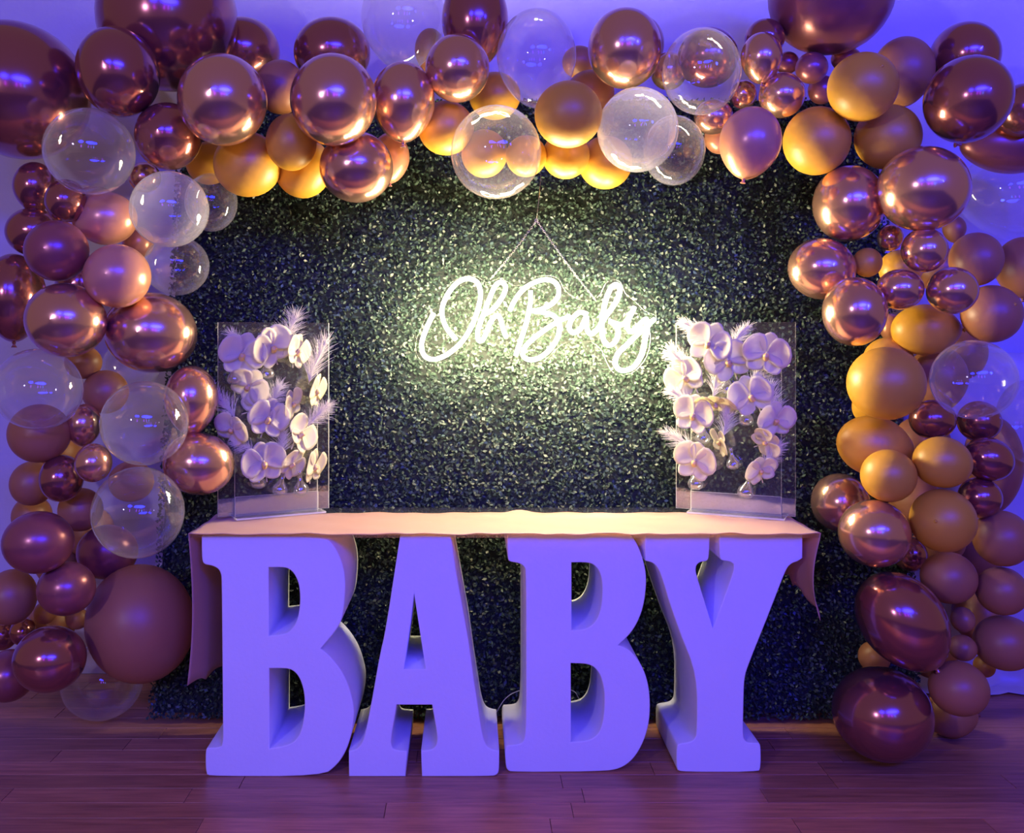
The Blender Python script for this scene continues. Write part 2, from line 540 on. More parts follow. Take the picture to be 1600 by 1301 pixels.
for i in range(len(path) - 1):
    for j in range(NV):
        a = i * (NV + 1) + j
        fs.append((a, a + NV + 1, a + NV + 2, a + 1))
cl = link('tablecloth', mesh(vs, fs, True), M['satin'])
so = cl.modifiers.new('thick', 'SOLIDIFY'); so.thickness = 0.0016; so.offset = 1
tag(cl, 'pinkish champagne cloth over the glass table top, hanging down both ends', 'tablecloth')

# ------------------------------------------------------------------ neon sign
SY = 0.47
Kc = 0.26875


def sp(p): return at(620 + p[0] * Kc, 300 + p[1] * Kc, SY)


sign = tag(empty('neon_sign', at(835, 585, SY)), 'glowing warm white neon sign reading Oh Baby hung on the hedge', 'neon sign')
strokes = [
    [(215, 705), (175, 790), (146, 880), (160, 948), (215, 972), (290, 945), (370, 880), (430, 790), (472, 680), (487, 590), (465, 525), (410, 505), (350, 530),
     (300, 590), (268, 660), (265, 720), (290, 790), (345, 858)],
    [(500, 715), (560, 680), (612, 612), (632, 555), (606, 525), (570, 550), (535, 630), (500, 720), (470, 810), (476, 862), (505, 850), (540, 765), (578, 718), (603, 740),
     (615, 790), (636, 846)],
    [(655, 690), (690, 622), (740, 562), (810, 522), (880, 510), (930, 540), (938, 600), (900, 650), (835, 683), (790, 692), (850, 700), (910, 720), (943, 765), (938, 830),
     (900, 900), (840, 955), (780, 975), (736, 955), (738, 912), (780, 862), (860, 800), (940, 750), (1005, 722)],
    [(775, 575), (775, 640), (757, 740), (730, 830), (705, 905), (690, 950)],
    [(1105, 712), (1060, 700), (1015, 740), (1000, 790), (1026, 817), (1068, 792), (1100, 722), (1100, 780), (1122, 825), (1165, 795), (1215, 720), (1270, 640),
     (1295, 570), (1270, 538), (1235, 570), (1205, 660), (1190, 760), (1197, 852), (1228, 890), (1268, 868), (1285, 810), (1262, 765), (1235, 752)],
    [(1262, 762), (1310, 770), (1345, 735), (1378, 668)],
    [(1345, 735), (1337, 785), (1360, 812), (1402, 778), (1445, 738), (1450, 800), (1440, 860), (1420, 945), (1370, 1018), (1305, 1036), (1268, 1002), (1282, 940),
     (1340, 882), (1420, 805), (1495, 738)],
]
for st in strokes:
    pth = catmull([sp(p) for p in st], 6)
    pth = [p + Vector((0, -0.016, 0)) for p in pth]
    vs_, fs_ = tube_data(pth, 0.0072, 10)
    o = link('letter_tube', mesh(vs_, fs_, True), M['neon'], sign)
    o.matrix_parent_inverse = Matrix.Translation(sign.location).inverted()
outl = [(110, 880), (125, 960), (180, 1000), (250, 1000), (320, 970), (400, 890), (450, 880), (480, 895), (520, 860), (570, 855), (620, 880), (650, 930), (665, 975),
        (720, 985), (780, 1000), (850, 985), (920, 920), (980, 875), (1050, 865), (1130, 870), (1190, 920), (1220, 990), (1260, 1050), (1320, 1065), (1390, 1035),
        (1450, 960), (1475, 860), (1470, 790), (1505, 745), (1500, 715), (1440, 690), (1390, 640), (1330, 590), (1300, 525), (1260, 510), (1215, 530), (1185, 590),
        (1150, 620), (1080, 630), (1010, 600), (970, 560), (940, 505), (880, 485), (800, 495), (740, 530), (690, 545), (640, 520), (600, 500), (560, 515), (520, 525),
        (480, 500), (420, 485), (350, 505), (290, 550), (250, 630), (230, 670), (190, 690), (150, 770)]
op = [p - sign.location for p in catmull([sp(p) for p in outl], 3, True)]
nO = len(op)
bvs = [p + Vector((0, -0.003, 0)) for p in op] + [p + Vector((0, 0.002, 0)) for p in op]
bme = mesh(bvs, [tuple(range(nO))[::-1], tuple(range(nO, 2 * nO))] + [(i, (i + 1) % nO, nO + (i + 1) % nO, nO + i) for i in range(nO)])
bb = link('backing_board', bme, [M['sign_board'], M['acrylic_glint']], sign)
for p in bme.polygons:
    if len(p.vertices) == 4: p.material_index = 1


def chain(p0, p1, parent, off):
    p0, p1 = Vector(p0), Vector(p1)
    d = p1 - p0; ln = d.length; d.normalize()
    nl = max(3, int(ln / 0.0085)); vs_, fs_ = [], []
    sag = Vector((0, 0, -0.006))
    side0 = d.cross(Vector((0, 1, 0))).normalized(); side1 = d.cross(side0)
    for i in range(nl):
        t_ = (i + .5) / nl
        c_ = p0 + d * ln * t_ + sag * math.sin(t_ * math.pi)
        sd = side0 if i % 2 else side1
        ring = [c_ + d * 0.0058 * math.cos(a) + sd * 0.0030 * math.sin(a) for a in [k * math.pi / 4 for k in range(9)]]
        tube_data(ring, 0.0008, 4, False, vs_, fs_)
    vs_ = [v_ - off for v_ in vs_]
    return link('chain', mesh(vs_, fs_, True), M['chain'], parent)


hk = sp((812, 165))
chain(sp((545, 505)), hk, sign, sign.location)
chain(sp((1158, 632)), hk, sign, sign.location)
vs_, fs_ = tube_data([hk - sign.location + Vector((0.006 * math.cos(a), 0, 0.006 * math.sin(a))) for a in [k * math.pi / 6 for k in range(13)]], 0.0012, 6)
link('hook_ring', mesh(vs_, fs_, True), M['chain'], sign)
top_ = at(846, 262, SY + 0.02)
vs_, fs_ = tube_data([hk - sign.location, (hk + top_) / 2 - sign.location + Vector((0.002, 0, 0)), top_ - sign.location], 0.0009, 5)
link('hanging_wire', mesh(vs_, fs_, True), M['chain'], sign)

# thin cord of the sign drooping behind the letters
vs_, fs_ = tube_data(catmull([at(776, 1112, .405), at(789, 1092, .402), at(808, 1080, .40), at(850, 1070, .40), at(893, 1078, .40), at(905, 1092, .40), at(925, 1125, .40)], 6), 0.0016, 6)
tag(link('power_cord', mesh(vs_, fs_, True), M['cord']), 'thin pale cord drooping against the hedge behind the second letter B', 'cord')

# ------------------------------------------------------------------ acrylic flower stands
def slab(w0, w1, y0, y1, z0, z1, mats, name, parent):
    me_ = box_mesh(w0, w1, y0, y1, z0, z1)
    o = link(name, me_, mats, parent)
    if len(mats) > 1:
        ax = 1 if name.endswith('panel') or 'bracket' in name else 2
        for p in me_.polygons:
            p.material_index = 0 if abs(p.normal[ax]) > .5 else 1
    return o


def stand(ax_, ay_, bx_, by_, label):
    ang = math.atan2(by_ - ay_, bx_ - ax_); wd = math.hypot(bx_ - ax_, by_ - ay_)
    root = tag(empty('acrylic_stand', ((ax_ + bx_) / 2, (ay_ + by_) / 2, 0.7745), (0, 0, ang)), label, 'display stand', 'clear acrylic stands on the table')
    h = wd / 2
    mats = [M['acrylic'], M['acrylic_glint']]
    slab(-h, h, 0.002, 0.0085, 0.006, 0.668, mats, 'back_panel', root)
    slab(-h + 0.055, h - 0.045, -0.0065, -0.0005, 0.006, 0.610, mats, 'front_panel', root)
    slab(-h + 0.05, h - 0.03, -0.055, 0.055, 0.0, 0.006, [M['frosted'], M['acrylic_glint']], 'base_plate', root)
    slab(-h + 0.055, h - 0.045, -0.013, -0.007, 0.006, 0.072, [M['frosted'], M['acrylic_glint']], 'front_bracket', root)
    slab(-h, h, 0.008, 0.014, 0.006, 0.066, [M['frosted'], M['frosted']], 'back_bracket', root)
    n_ = Vector((math.sin(ang), -math.cos(ang), 0))
    return root.location.copy(), n_, ang


L_P, L_N, L_A = stand(-0.855, 0.215, -0.505, 0.395, 'clear acrylic display stand with orchids at the left end of the table')
R_P, R_N, R_A = stand(0.735, 0.395, 1.105, 0.225, 'clear acrylic display stand with orchids at the right end of the table')


# petals: thin cupped discs with a little thickness
def petal_mesh(w_, l_, cup, wave, tip=0.0):
    vs_, fs_ = [(0, 0, 0)], []
    RN, SN = 4, 14
    for i in range(1, RN + 1):
        r_ = i / RN
        for k in range(SN):
            a = 2 * math.pi * k / SN
            x_ = math.cos(a) * r_ * w_
            z_ = l_ * 0.5 + math.sin(a) * r_ * l_ * 0.5
            x_ *= 0.55 + 0.45 * min(1, (z_ / l_) * 2.2) - tip * max(0, z_ / l_ - 0.6)
            y_ = -cup * r_ * r_ * 0.5 + wave * math.sin(a * 3) * r_ * r_ - cup * 0.5 * (z_ / l_) ** 2 * 0.5
            vs_.append((x_, y_, z_))
    vs_[0] = (0, 0, l_ * .5)
    for k in range(SN):
        fs_.append((0, 1 + k, 1 + (k + 1) % SN))
    for i in range(RN - 1):
        for k in range(SN):
            a = 1 + i * SN + k; b_ = 1 + i * SN + (k + 1) % SN
            fs_.append((a, a + SN, b_ + SN, b_))
    # back layer for thickness
    nv = len(vs_)
    vs_ += [(x_, y_ + 0.012 * l_, z_) for (x_, y_, z_) in vs_]
    fs_ += [tuple(nv + q for q in reversed(f)) for f in fs_]
    last = 1 + (RN - 1) * SN
    for k in range(SN):
        a, b_ = last + k, last + (k + 1) % SN
        fs_.append((a, nv + a, nv + b_, b_))
    return mesh(vs_, fs_, True)


PET = petal_mesh(0.36, 0.56, 0.14, 0.02)
SEP = petal_mesh(0.22, 0.52, 0.10, 0.012, 0.5)
LIP = lathe_mesh([(0.0, -0.10), (0.05, -0.09), (0.075, -0.04), (0.05, 0.02), (0.07, 0.06), (0.03, 0.09), (0.0, 0.095)], 10)
COLM = lathe_mesh([(0.0, -0.03), (0.03, -0.02), (0.035, 0.02), (0.02, 0.06), (0.0, 0.07)], 8)


def orchid(loc, size, rot, label, open_=1.0):
    root = tag(empty('orchid', loc, rot), label, 'orchid', 'white orchids on the acrylic stands')
    root.scale = (size, size, size)
    for a, me_, nm in ((72, PET, 'petal'), (-72, PET, 'petal'), (2, SEP, 'sepal'), (140, SEP, 'sepal'), (-140, SEP, 'sepal')):
        o = link(nm, me_, M['petal'], root)
        jit = random.uniform(-8, 8)
        o.rotation_euler = (R(random.uniform(-14, 6) - 34 * (1 - open_)), R(a + jit), 0)
        o.rotation_mode = 'ZYX'
        o.rotation_euler = (R(random.uniform(-4, 14) + 40 * (1 - open_)), R(a + jit), 0)
        o.location = (0, -0.01 if nm == 'petal' else 0.015, 0)
    o = link('lip', LIP, M['lip'], root); o.location = (0, -0.07, -0.07); o.rotation_euler = (R(50), 0, 0)
    o = link('column', COLM, M['petal'], root); o.location = (0, -0.05, 0.02); o.rotation_euler = (R(80), 0, 0)
    vs_, fs_ = STEM
    link('stem', STEM_ME, M['stem'], root)
    return root


STEM = tube_data(catmull([(0, 0.02, 0), (0.02, 0.10, -0.06), (0.03, 0.12, -0.25), (0.02, 0.11, -0.5)], 4), 0.018, 6)
STEM_ME = mesh(STEM[0], STEM[1], True)
VASE = lathe_mesh([(0.0, -0.5), (0.22, -0.48), (0.40, -0.36), (0.46, -0.18), (0.40, 0.02), (0.26, 0.20), (0.15, 0.38), (0.12, 0.62), (0.13, 0.80), (0.17, 0.90), (0.15, 0.90), (0.10, 0.80), (0.09, 0.62), (0.12, 0.38), (0.22, 0.22), (0.36, 0.02), (0.42, -0.18), (0.36, -0.34), (0.2, -0.45), (0.0, -0.46)], 18)


def plume(loc, length, ang, spread, rz, label):
    root_path = []
    d = Vector((math.sin(R(ang)), 0, math.cos(R(ang))))
    rot = Matrix.Rotation(rz, 3, 'Z')
    bend = random.uniform(-.2, .2)
    pts = []
    for k in range(7):
        t_ = k / 6
        pts.append(d * length * t_ + Vector((bend * length * t_ * t_, -0.015 * t_, -0.10 * length * t_ * t_)))
    pts = [rot @ p for p in pts]
    v_, f_ = tube_data(pts, lambda t_: 0.0013 * (1 - t_) + 0.0003, 5)
    root = link('feather_plume', mesh(v_, f_, True), M['plume'])
    root.location = loc
    tag(root, label, 'feather', 'white feather plumes among the orchids')
    vs_, fs_ = [], []
    for k in range(210):
        t_ = random.uniform(0.05, 1.0)
        i = min(int(t_ * 6), 5); p = pts[i].lerp(pts[i + 1], t_ * 6 - i)
        a = R(ang + random.uniform(-spread, spread)); e = random.uniform(-0.5, 0.35)
        dr = rot @ Vector((math.sin(a), e * 0.6, math.cos(a))).normalized()
        ln_ = length * random.uniform(.28, .62) * (1.15 - 0.5 * t_)
        sd = dr.cross(Vector((random.uniform(-.3, .3), 1, random.uniform(-.3, .3)))).normalized() * 0.0009
        cur = Vector((random.uniform(-.12, .12), 0, -0.12)) * ln_
        b0 = len(vs_)
        for q in range(4):
            u = q / 3
            c_ = p + dr * ln_ * u + cur * u * u
            w_ = sd * (1 - 0.75 * u)
            vs_ += [c_ - w_, c_ + w_]
        for q in range(3):
            fs_.append((b0 + q * 2, b0 + q * 2 + 1, b0 + q * 2 + 3, b0 + q * 2 + 2))
    tag(link('barbs', mesh(vs_, fs_), M['plume'], root), kind='stuff')
    return root


def place_set(P0, Nn, ang, orchids, vases, plumes):
    for (px_, py_, sz, yaw, pitch, roll, op_, off, lab) in orchids:
        p = on_plane(px_, py_, P0 + Nn * off, Nn)
        s_ = 1.08 * sz * (p.y - CAMY) / FOC
        yaw = yaw if abs(yaw) < 45 else yaw * 0.6
        orchid(p, s_, (R(pitch), R(roll), ang * 0.5 + R(yaw) + (0.30 if ang > 0 else -0.30)), lab, op_)
    for (px_, py_, rpx, tilt, lab) in vases:
        p = on_plane(px_, py_, P0 + Nn * 0.032, Nn)
        s_ = rpx * 2.2 * (p.y - CAMY) / FOC
        o = link('bud_vase', VASE, M['vase']); o.location = p; o.scale = (s_, s_, s_); o.rotation_euler = (0, R(tilt), ang)
        tag(o, lab, 'vase', 'little glass bulb vases on the acrylic stands')
    for (px_, py_, ln_, a_, spr, lab) in plumes:
        p = on_plane(px_, py_, P0 + Nn * 0.04, Nn)
        plume(p, 1.12 * ln_ * (p.y - CAMY) / FOC, a_, spr, ang * .5, lab)


Ls, Rs = 'on the left acrylic stand', 'on the right acrylic stand'
place_set(L_P, L_N, L_A, [
    (378, 553, 64, -8, 0, 12, 1, .05, 'white orchid at the upper left corner ' + Ls),
    (424, 541, 62, 5, 5, -25, 1, .06, 'white orchid at the top middle ' + Ls),
    (463, 548, 50, 60, -10, 20, .8, .045, 'cream orchid seen edge on at the top right ' + Ls),
    (390, 602, 58, -25, 20, 40, .9, .05, 'pale lilac orchid turned away below the top left one ' + Ls),
    (404, 637, 52, -10, 10, 70, .9, .045, 'lilac tinted orchid partly hidden behind the middle one ' + Ls),
    (418, 653, 58, 0, -5, 20, 1, .07, 'white orchid facing out in the middle ' + Ls),
    (455, 630, 46, 35, 0, -30, .8, .05, 'small yellowish orchid right of the middle one ' + Ls),
    (492, 610, 50, 75, 0, 0, .8, .04, 'orchid seen from the side on the right edge ' + Ls),
    (364, 669, 52, -60, 10, 30, .7, .045, 'half closed white orchid on the left edge ' + Ls),
    (469, 677, 56, 25, -15, 45, 1, .05, 'cream orchid at the lower right, above the side view one ' + Ls),
    (411, 722, 62, -4, 0, -12, 1, .07, 'lowest and largest white orchid ' + Ls),
    (455, 724, 46, 60, 0, 30, .6, .05, 'drooping yellowish orchid right of the lowest large one ' + Ls),
    (489, 728, 52, 68, 0, 0, .9, .045, 'orchid seen from the side at the bottom right ' + Ls),
], [
    (404, 749, 12.5, 5, 'glass bulb vase lowest on the left side ' + Ls),
    (438, 760, 12.5, 12, 'glass bulb vase lowest in the middle ' + Ls),
    (470, 760, 12.5, -4, 'glass bulb vase lowest on the right side ' + Ls),
    (417, 580, 12, 0, 'glass bulb vase under the top middle orchid ' + Ls),
    (399, 641, 11, 6, 'glass bulb vase at mid height ' + Ls),
    (366, 588, 12, -6, 'glass bulb vase under the upper left orchid ' + Ls),
], [
    (385, 556, 40, -30, 45, 'white feather plume rising at the upper left ' + Ls),
    (442, 555, 62, 12, 55, 'large fuzzy feather plume rising at the top right ' + Ls),
    (482, 600, 66, 15, 40, 'feather plume along the right edge ' + Ls),
    (368, 655, 52, -28, 45, 'feather plume fanning out on the left edge ' + Ls),
    (415, 640, 46, 35, 50, 'feather plume behind the middle orchid ' + Ls),
    (478, 668, 46, 40, 55, 'feather plume sticking out on the lower right edge ' + Ls),
    (440, 712, 44, 5, 50, 'feather plume above the drooping yellowish orchid ' + Ls),
    (398, 706, 34, -55, 55, 'short feather plume left of the lowest orchid ' + Ls),
])
place_set(R_P, R_N, R_A, [
    (1109, 535, 62, 0, 0, 25, 1, .06, 'white orchid topmost at the left ' + Rs),
    (1138, 563, 62, 6, 5, -20, 1, .05, 'white orchid second from the top in the middle ' + Rs),
    (1198, 553, 64, 8, 0, 10, 1, .06, 'lilac tinted white orchid at the top right ' + Rs),
    (1071, 588, 58, -15, 5, -30, 1, .05, 'yellowish orchid at the upper left edge ' + Rs),
    (1119, 628, 56, 5, 45, 5, .9, .06, 'flattened cream orchid in the middle ' + Rs),
    (1174, 618, 60, 5, -5, -25, 1, .06, 'white orchid right of the middle ' + Rs),
    (1085, 647, 58, -5, 0, 15, 1, .06, 'cream orchid at the left edge, mid height ' + Rs),
    (1087, 719, 60, 0, 5, 15, 1, .06, 'lowest white orchid at the left ' + Rs),
    (1127, 690, 42, -65, 0, 30, .6, .05, 'small drooping orchid on the middle flask ' + Rs),
    (1211, 655, 54, 62, 0, 0, .9, .05, 'lilac orchid seen from the side on the right edge ' + Rs),
    (1199, 690, 46, 30, 30, 60, .6, .05, 'folded pinkish orchid below the right edge one ' + Rs),
    (1187, 733, 48, 60, 10, -20, .8, .05, 'lowest orchid at the right, seen from the side ' + Rs),
], [
    (1136, 603, 12, 0, 'glass bulb vase under the second orchid ' + Rs),
    (1098, 680, 12, 0, 'glass bulb vase between the two left edge orchids ' + Rs),
    (1087, 751, 12.5, 0, 'glass bulb vase lowest on the left ' + Rs),
    (1145, 721, 11, -10, 'glass bulb vase shaped like a flask in the middle ' + Rs),
    (1166, 652, 12, 4, 'glass bulb vase under the orchid right of the middle ' + Rs),
    (1166, 764, 13, 14, 'glass bulb vase lowest on the right, tilted ' + Rs),
    (1189, 677, 11, 0, 'glass bulb vase beside the right edge orchid ' + Rs),
], [
    (1110, 530, 46, -55, 40, 'feather plume sweeping left at the top ' + Rs),
    (1140, 548, 40, 25, 50, 'feather plume right of the topmost orchid ' + Rs),
    (1080, 582, 48, -42, 45, 'feather plume sweeping left above the yellowish orchid ' + Rs),
    (1113, 622, 46, 15, 45, 'feather plume above the flattened cream orchid ' + Rs),
    (1172, 605, 48, 30, 50, 'feather plume above the orchid right of the middle ' + Rs),
    (1082, 632, 40, -55, 45, 'feather plume sweeping left at mid height ' + Rs),
    (1130, 684, 50, 12, 45, 'feather plume rising from the middle flask ' + Rs),
    (1203, 660, 56, 8, 40, 'tall feather plume on the right edge ' + Rs),
    (1084, 702, 44, -50, 45, 'feather plume sweeping left above the lowest left orchid ' + Rs),
    (1192, 728, 42, 35, 50, 'feather plume above the lowest right orchid ' + Rs),
])

# balloons of the garland: x, y, z, half sizes x y z, roll, finish, label
BALLOONS = [
 (-1.574, 0.3, 2.248, 0.25, 0.236, 0.229, 38, 'M', 'huge dark mauve balloon filling the upper left edge of the arch'),
 (-1.077, 0.377, 2.527, 0.243, 0.255, 0.256, 0, 'M', 'big burgundy chrome balloon cut off by the top edge, over the left corner'),
 (-1.155, 0.109, 2.26, 0.13, 0.139, 0.147, -15, 'M', 'dark burgundy chrome balloon between the two huge balloons at upper left'),
 (-0.858, 0.587, 2.472, 0.137, 0.131, 0.125, 0, 'M', 'dark mauve chrome balloon peeking over the big copper one at upper left'),
 (-0.787, 0.01, 2.144, 0.14, 0.144, 0.144, 0, 'C', 'large copper chrome balloon above the leftmost mustard balloons'),
 (-1.007, 0.16, 2.06, 0.11, 0.113, 0.111, 0, 'M', 'dark mauve chrome balloon just right of the upper left clear balloon'),
 (-1.21, 0.01, 1.98, 0.141, 0.138, 0.136, 20, 'K', 'oval clear balloon overlapping the huge dark mauve balloon at left'),
 (-0.766, 0.262, 1.985, 0.116, 0.112, 0.111, 0, 'T', 'mustard balloon under the large copper balloon at upper left'),
 (-0.946, 0.431, 2.02, 0.081, 0.079, 0.077, 0, 'T', 'mostly hidden mustard balloon at the inner upper left corner of the arch'),
 (-0.597, 0.16, 2.041, 0.084, 0.085, 0.095, 0, 'T', 'small brown and mustard balloon wedged between two large copper balloons'),
 (-0.661, 0.3, 2.261, 0.087, 0.089, 0.093, 0, 'W', 'dull brown balloon in the gap between the two largest copper balloons'),
 (-0.435, 0.01, 2.144, 0.137, 0.138, 0.145, 0, 'C', 'largest copper chrome balloon left of centre in the top arch'),
 (-0.5, 0.43, 2.42, 0.138, 0.13, 0.124, 0, 'M', 'dark mauve chrome balloon rising behind the largest copper balloon'),
 (-0.224, 0.16, 2.18, 0.106, 0.107, 0.128, 0, 'C', 'copper chrome balloon right of the largest copper one in the top arch'),
 (-0.589, 0.333, 1.987, 0.1, 0.101, 0.107, 0, 'T', 'bright mustard balloon low in the arch, left of the hanging copper one'),
 (-0.38, 0.16, 1.958, 0.123, 0.119, 0.118, 0, 'C', 'copper chrome balloon hanging lowest on the left half of the top arch'),
 (-0.289, 0.43, 2.043, 0.069, 0.069, 0.087, 0, 'P', 'pale peach balloon half hidden behind the lowest hanging copper balloon'),
 (-0.242, 0.424, 2.543, 0.152, 0.152, 0.174, 0, 'K', 'faint clear balloon against the blue wall at the top, left of centre'),
 (-0.151, 0.566, 2.471, 0.058, 0.058, 0.08, 0, 'W', 'dark brown balloon sliver beside the faint clear balloon at the top'),
 (0.016, 0.303, 2.496, 0.116, 0.116, 0.156, 0, 'M', 'tall burgundy chrome balloon at the top edge, left of the clear balloon'),
 (-0.043, 0.157, 2.286, 0.107, 0.107, 0.112, 0, 'C', 'copper chrome balloon with glowing underside below the tall burgundy one'),
 (-0.084, 0.279, 2.114, 0.097, 0.095, 0.093, 0, 'T', 'mustard balloon left of the lowest clear balloon in the top arch'),
 (0.088, 0.43, 2.263, 0.093, 0.088, 0.085, 0, 'T', 'brown and mustard balloon behind the top of the lowest clear balloon'),
 (0.081, 0.01, 1.978, 0.144, 0.144, 0.148, 0, 'K', 'large clear balloon hanging lowest in the middle of the top arch'),
 (0.049, 0.321, 2.034, 0.081, 0.081, 0.084, 0, 'T', 'mustard balloon seen through the lowest clear balloon, left one'),
 (0.191, 0.251, 2.012, 0.07, 0.07, 0.071, 0, 'T', 'mustard balloon seen through the lowest clear balloon, right one'),
 (0.22, 0.16, 2.327, 0.132, 0.132, 0.156, 0, 'K', 'tall clear balloon standing up against the blue wall at top centre'),
 (0.311, 0.01, 2.098, 0.107, 0.108, 0.105, 0, 'T', 'round mustard balloon at top centre below the tall clear balloon'),
 (0.331, 0.288, 2.021, 0.082, 0.082, 0.081, 0, 'T', 'small mustard balloon directly under the round top centre mustard one'),
 (0.48, 0.373, 2.012, 0.095, 0.096, 0.094, 0, 'T', 'mustard balloon hanging under the milky white balloon in the top arch'),
 (0.433, 0.43, 2.275, 0.087, 0.083, 0.081, 0, 'W', 'brown balloon tucked behind the round mustard balloon at top centre'),
 (0.408, 0.56, 2.423, 0.064, 0.062, 0.06, 0, 'W', 'small dark brown balloon just right of the tall clear balloon'),
 (0.514, 0.16, 2.353, 0.122, 0.124, 0.132, 0, 'C', 'copper chrome balloon standing highest right of the tall clear balloon'),
 (0.626, 0.56, 2.488, 0.099, 0.101, 0.111, 0, 'M', 'burgundy balloon almost hidden behind the high copper balloon right of centre'),
 (0.531, 0.01, 2.049, 0.128, 0.13, 0.134, 0, 'H', 'milky white translucent balloon at the right of top centre'),
 (0.708, 0.3, 2.041, 0.107, 0.109, 0.121, 0, 'K', 'clear balloon tucked behind the lower right of the milky white balloon'),
 (0.734, 0.01, 2.234, 0.123, 0.126, 0.136, 0, 'K', 'large clear balloon with a burgundy balloon showing through, top right of centre'),
 (0.826, 0.3, 2.364, 0.104, 0.107, 0.103, 0, 'M', 'burgundy chrome balloon seen through the large clear balloon'),
 (0.717, 0.43, 2.353, 0.066, 0.067, 0.067, 0, 'C', 'small copper balloon seen through the left side of the large clear balloon'),
 (0.846, 0.3, 2.157, 0.067, 0.062, 0.061, 0, 'C', 'small copper balloon just under the large clear balloon right of centre'),
 (0.968, 0.152, 2.322, 0.067, 0.07, 0.081, 0, 'C', 'small oval copper chrome balloon left of the big plum balloon'),
 (1.024, 0.3, 2.431, 0.068, 0.069, 0.066, 0, 'M', 'small mauve balloon peeking over the small oval copper one'),
 (0.949, 0.3, 2.235, 0.047, 0.049, 0.05, 0, 'C', 'tiny copper balloon between the large clear balloon and the peach one'),
 (1.041, 0.168, 2.199, 0.075, 0.077, 0.075, 0, 'C', 'small round copper chrome balloon above the right arch mustard trio'),
 (1.145, 0.43, 2.383, 0.042, 0.042, 0.04, 0, 'V', 'tiny dark plum balloon in the shade left of the big plum balloon'),
 (1.187, 0.3, 2.328, 0.055, 0.056, 0.054, 0, 'V', 'tiny shiny plum balloon under the big plum balloon'),
 (1.27, 0.43, 2.286, 0.048, 0.051, 0.052, 0, 'V', 'tiny plum balloon left of the topmost mustard balloon of the right trio'),
 (1.358, 0.43, 2.397, 0.053, 0.046, 0.044, 0, 'V', 'tiny plum balloon squeezed above the topmost mustard balloon of the right trio'),
 (1.254, 0.3, 2.582, 0.211, 0.216, 0.203, 0, 'V', 'big plum balloon cut off by the top edge on the right'),
 (0.889, 0.01, 2.012, 0.096, 0.1, 0.11, 10, 'P', 'peach pearl balloon left of the right arch mustard trio'),
 (0.9, 0.43, 2.113, 0.054, 0.056, 0.059, 0, 'P', 'small peach balloon half hidden left of the peach pearl balloon'),
 (1.246, 0.01, 2.185, 0.107, 0.112, 0.108, 0, 'T', 'topmost mustard balloon of the right trio, with a small nub'),
 (1.154, 0.16, 2.045, 0.108, 0.115, 0.113, 0, 'T', 'lower left mustard balloon of the trio at the right corner'),
 (1.391, 0.16, 2.058, 0.106, 0.109, 0.107, 0, 'T', 'lower right mustard balloon of the trio at the right corner'),
 (1.496, 0.279, 2.313, 0.1, 0.111, 0.114, 0, 'W', 'brown balloon behind the topmost mustard balloon at the right corner'),
 (1.73, 0.321, 2.374, 0.115, 0.123, 0.118, 0, 'M', 'burgundy balloon at the upper right corner behind the big mauve chrome one'),
 (1.58, 0.01, 2.146, 0.129, 0.142, 0.138, 15, 'M', 'large mauve chrome balloon at the upper right corner'),
 (1.909, 0.279, 2.176, 0.088, 0.093, 0.091, 0, 'M', 'mauve chrome balloon cut by the right edge beside the large mauve one'),
 (1.951, 0.415, 2.084, 0.17, 0.106, 0.104, 0, 'V', 'wide plum balloon at the right edge above the big clear one'),
 (2.086, 0.612, 1.944, 0.212, 0.18, 0.178, 0, 'K', 'big clear balloon against the blue wall at the upper right edge'),
 (1.438, 0.01, 1.862, 0.14, 0.136, 0.135, 0, 'C', 'largest copper chrome balloon of the right column'),
 (1.261, 0.16, 1.836, 0.115, 0.124, 0.127, 0, 'C', 'copper chrome balloon at the inner upper right corner of the arch'),
 (1.171, 0.16, 1.619, 0.11, 0.102, 0.102, 15, 'C', 'copper chrome balloon sticking out farthest left in the right column'),
 (1.211, -0.013, 1.471, 0.097, 0.105, 0.109, 0, 'C', 'copper chrome balloon right above the right flower panel corner'),
 (1.399, 0.16, 1.723, 0.041, 0.045, 0.045, 0, 'C', 'tiny copper balloon below the largest copper one of the right column'),
 (1.323, 0.16, 1.64, 0.047, 0.049, 0.049, 0, 'T', 'tiny mustard balloon between copper balloons in the right column'),
 (1.442, 0.01, 1.667, 0.07, 0.071, 0.071, 0, 'C', 'small copper chrome balloon, top of the trio in the right column'),
 (1.496, 0.3, 1.629, 0.073, 0.067, 0.067, 0, 'T', 'small mustard balloon behind the small copper trio'),
 (1.375, 0.033, 1.544, 0.073, 0.066, 0.065, 0, 'C', 'small copper chrome balloon, lower left of the trio'),
 (1.531, 0.01, 1.539, 0.078, 0.075, 0.075, 0, 'C', 'small copper chrome balloon, lower right of the trio'),
 (1.749, 0.43, 1.784, 0.039, 0.044, 0.046, 0, 'W', 'tiny dark balloon behind the lower right of the largest copper balloon'),
 (1.685, 0.16, 1.651, 0.083, 0.09, 0.089, 0, 'W', 'brown balloon right of the small copper trio'),
 (1.922, 0.3, 1.638, 0.086, 0.102, 0.102, 0, 'W', 'brown balloon cut by the right edge beside the small copper trio'),
 (1.737, 0.16, 1.469, 0.095, 0.096, 0.096, 0, 'W', 'brown balloon with a nub right above the right column clear balloon'),
 (1.568, 0.272, 1.417, 0.112, 0.088, 0.088, 0, 'T', 'mustard and brown balloon under the small copper trio'),
 (1.518, 0.43, 1.426, 0.036, 0.039, 0.051, 0, 'P', 'tiny orange balloon between the mustard one and the copper one'),
 (1.466, 0.328, 1.317, 0.084, 0.074, 0.074, 0, 'T', 'bright mustard sliver above the big satin gold balloon'),
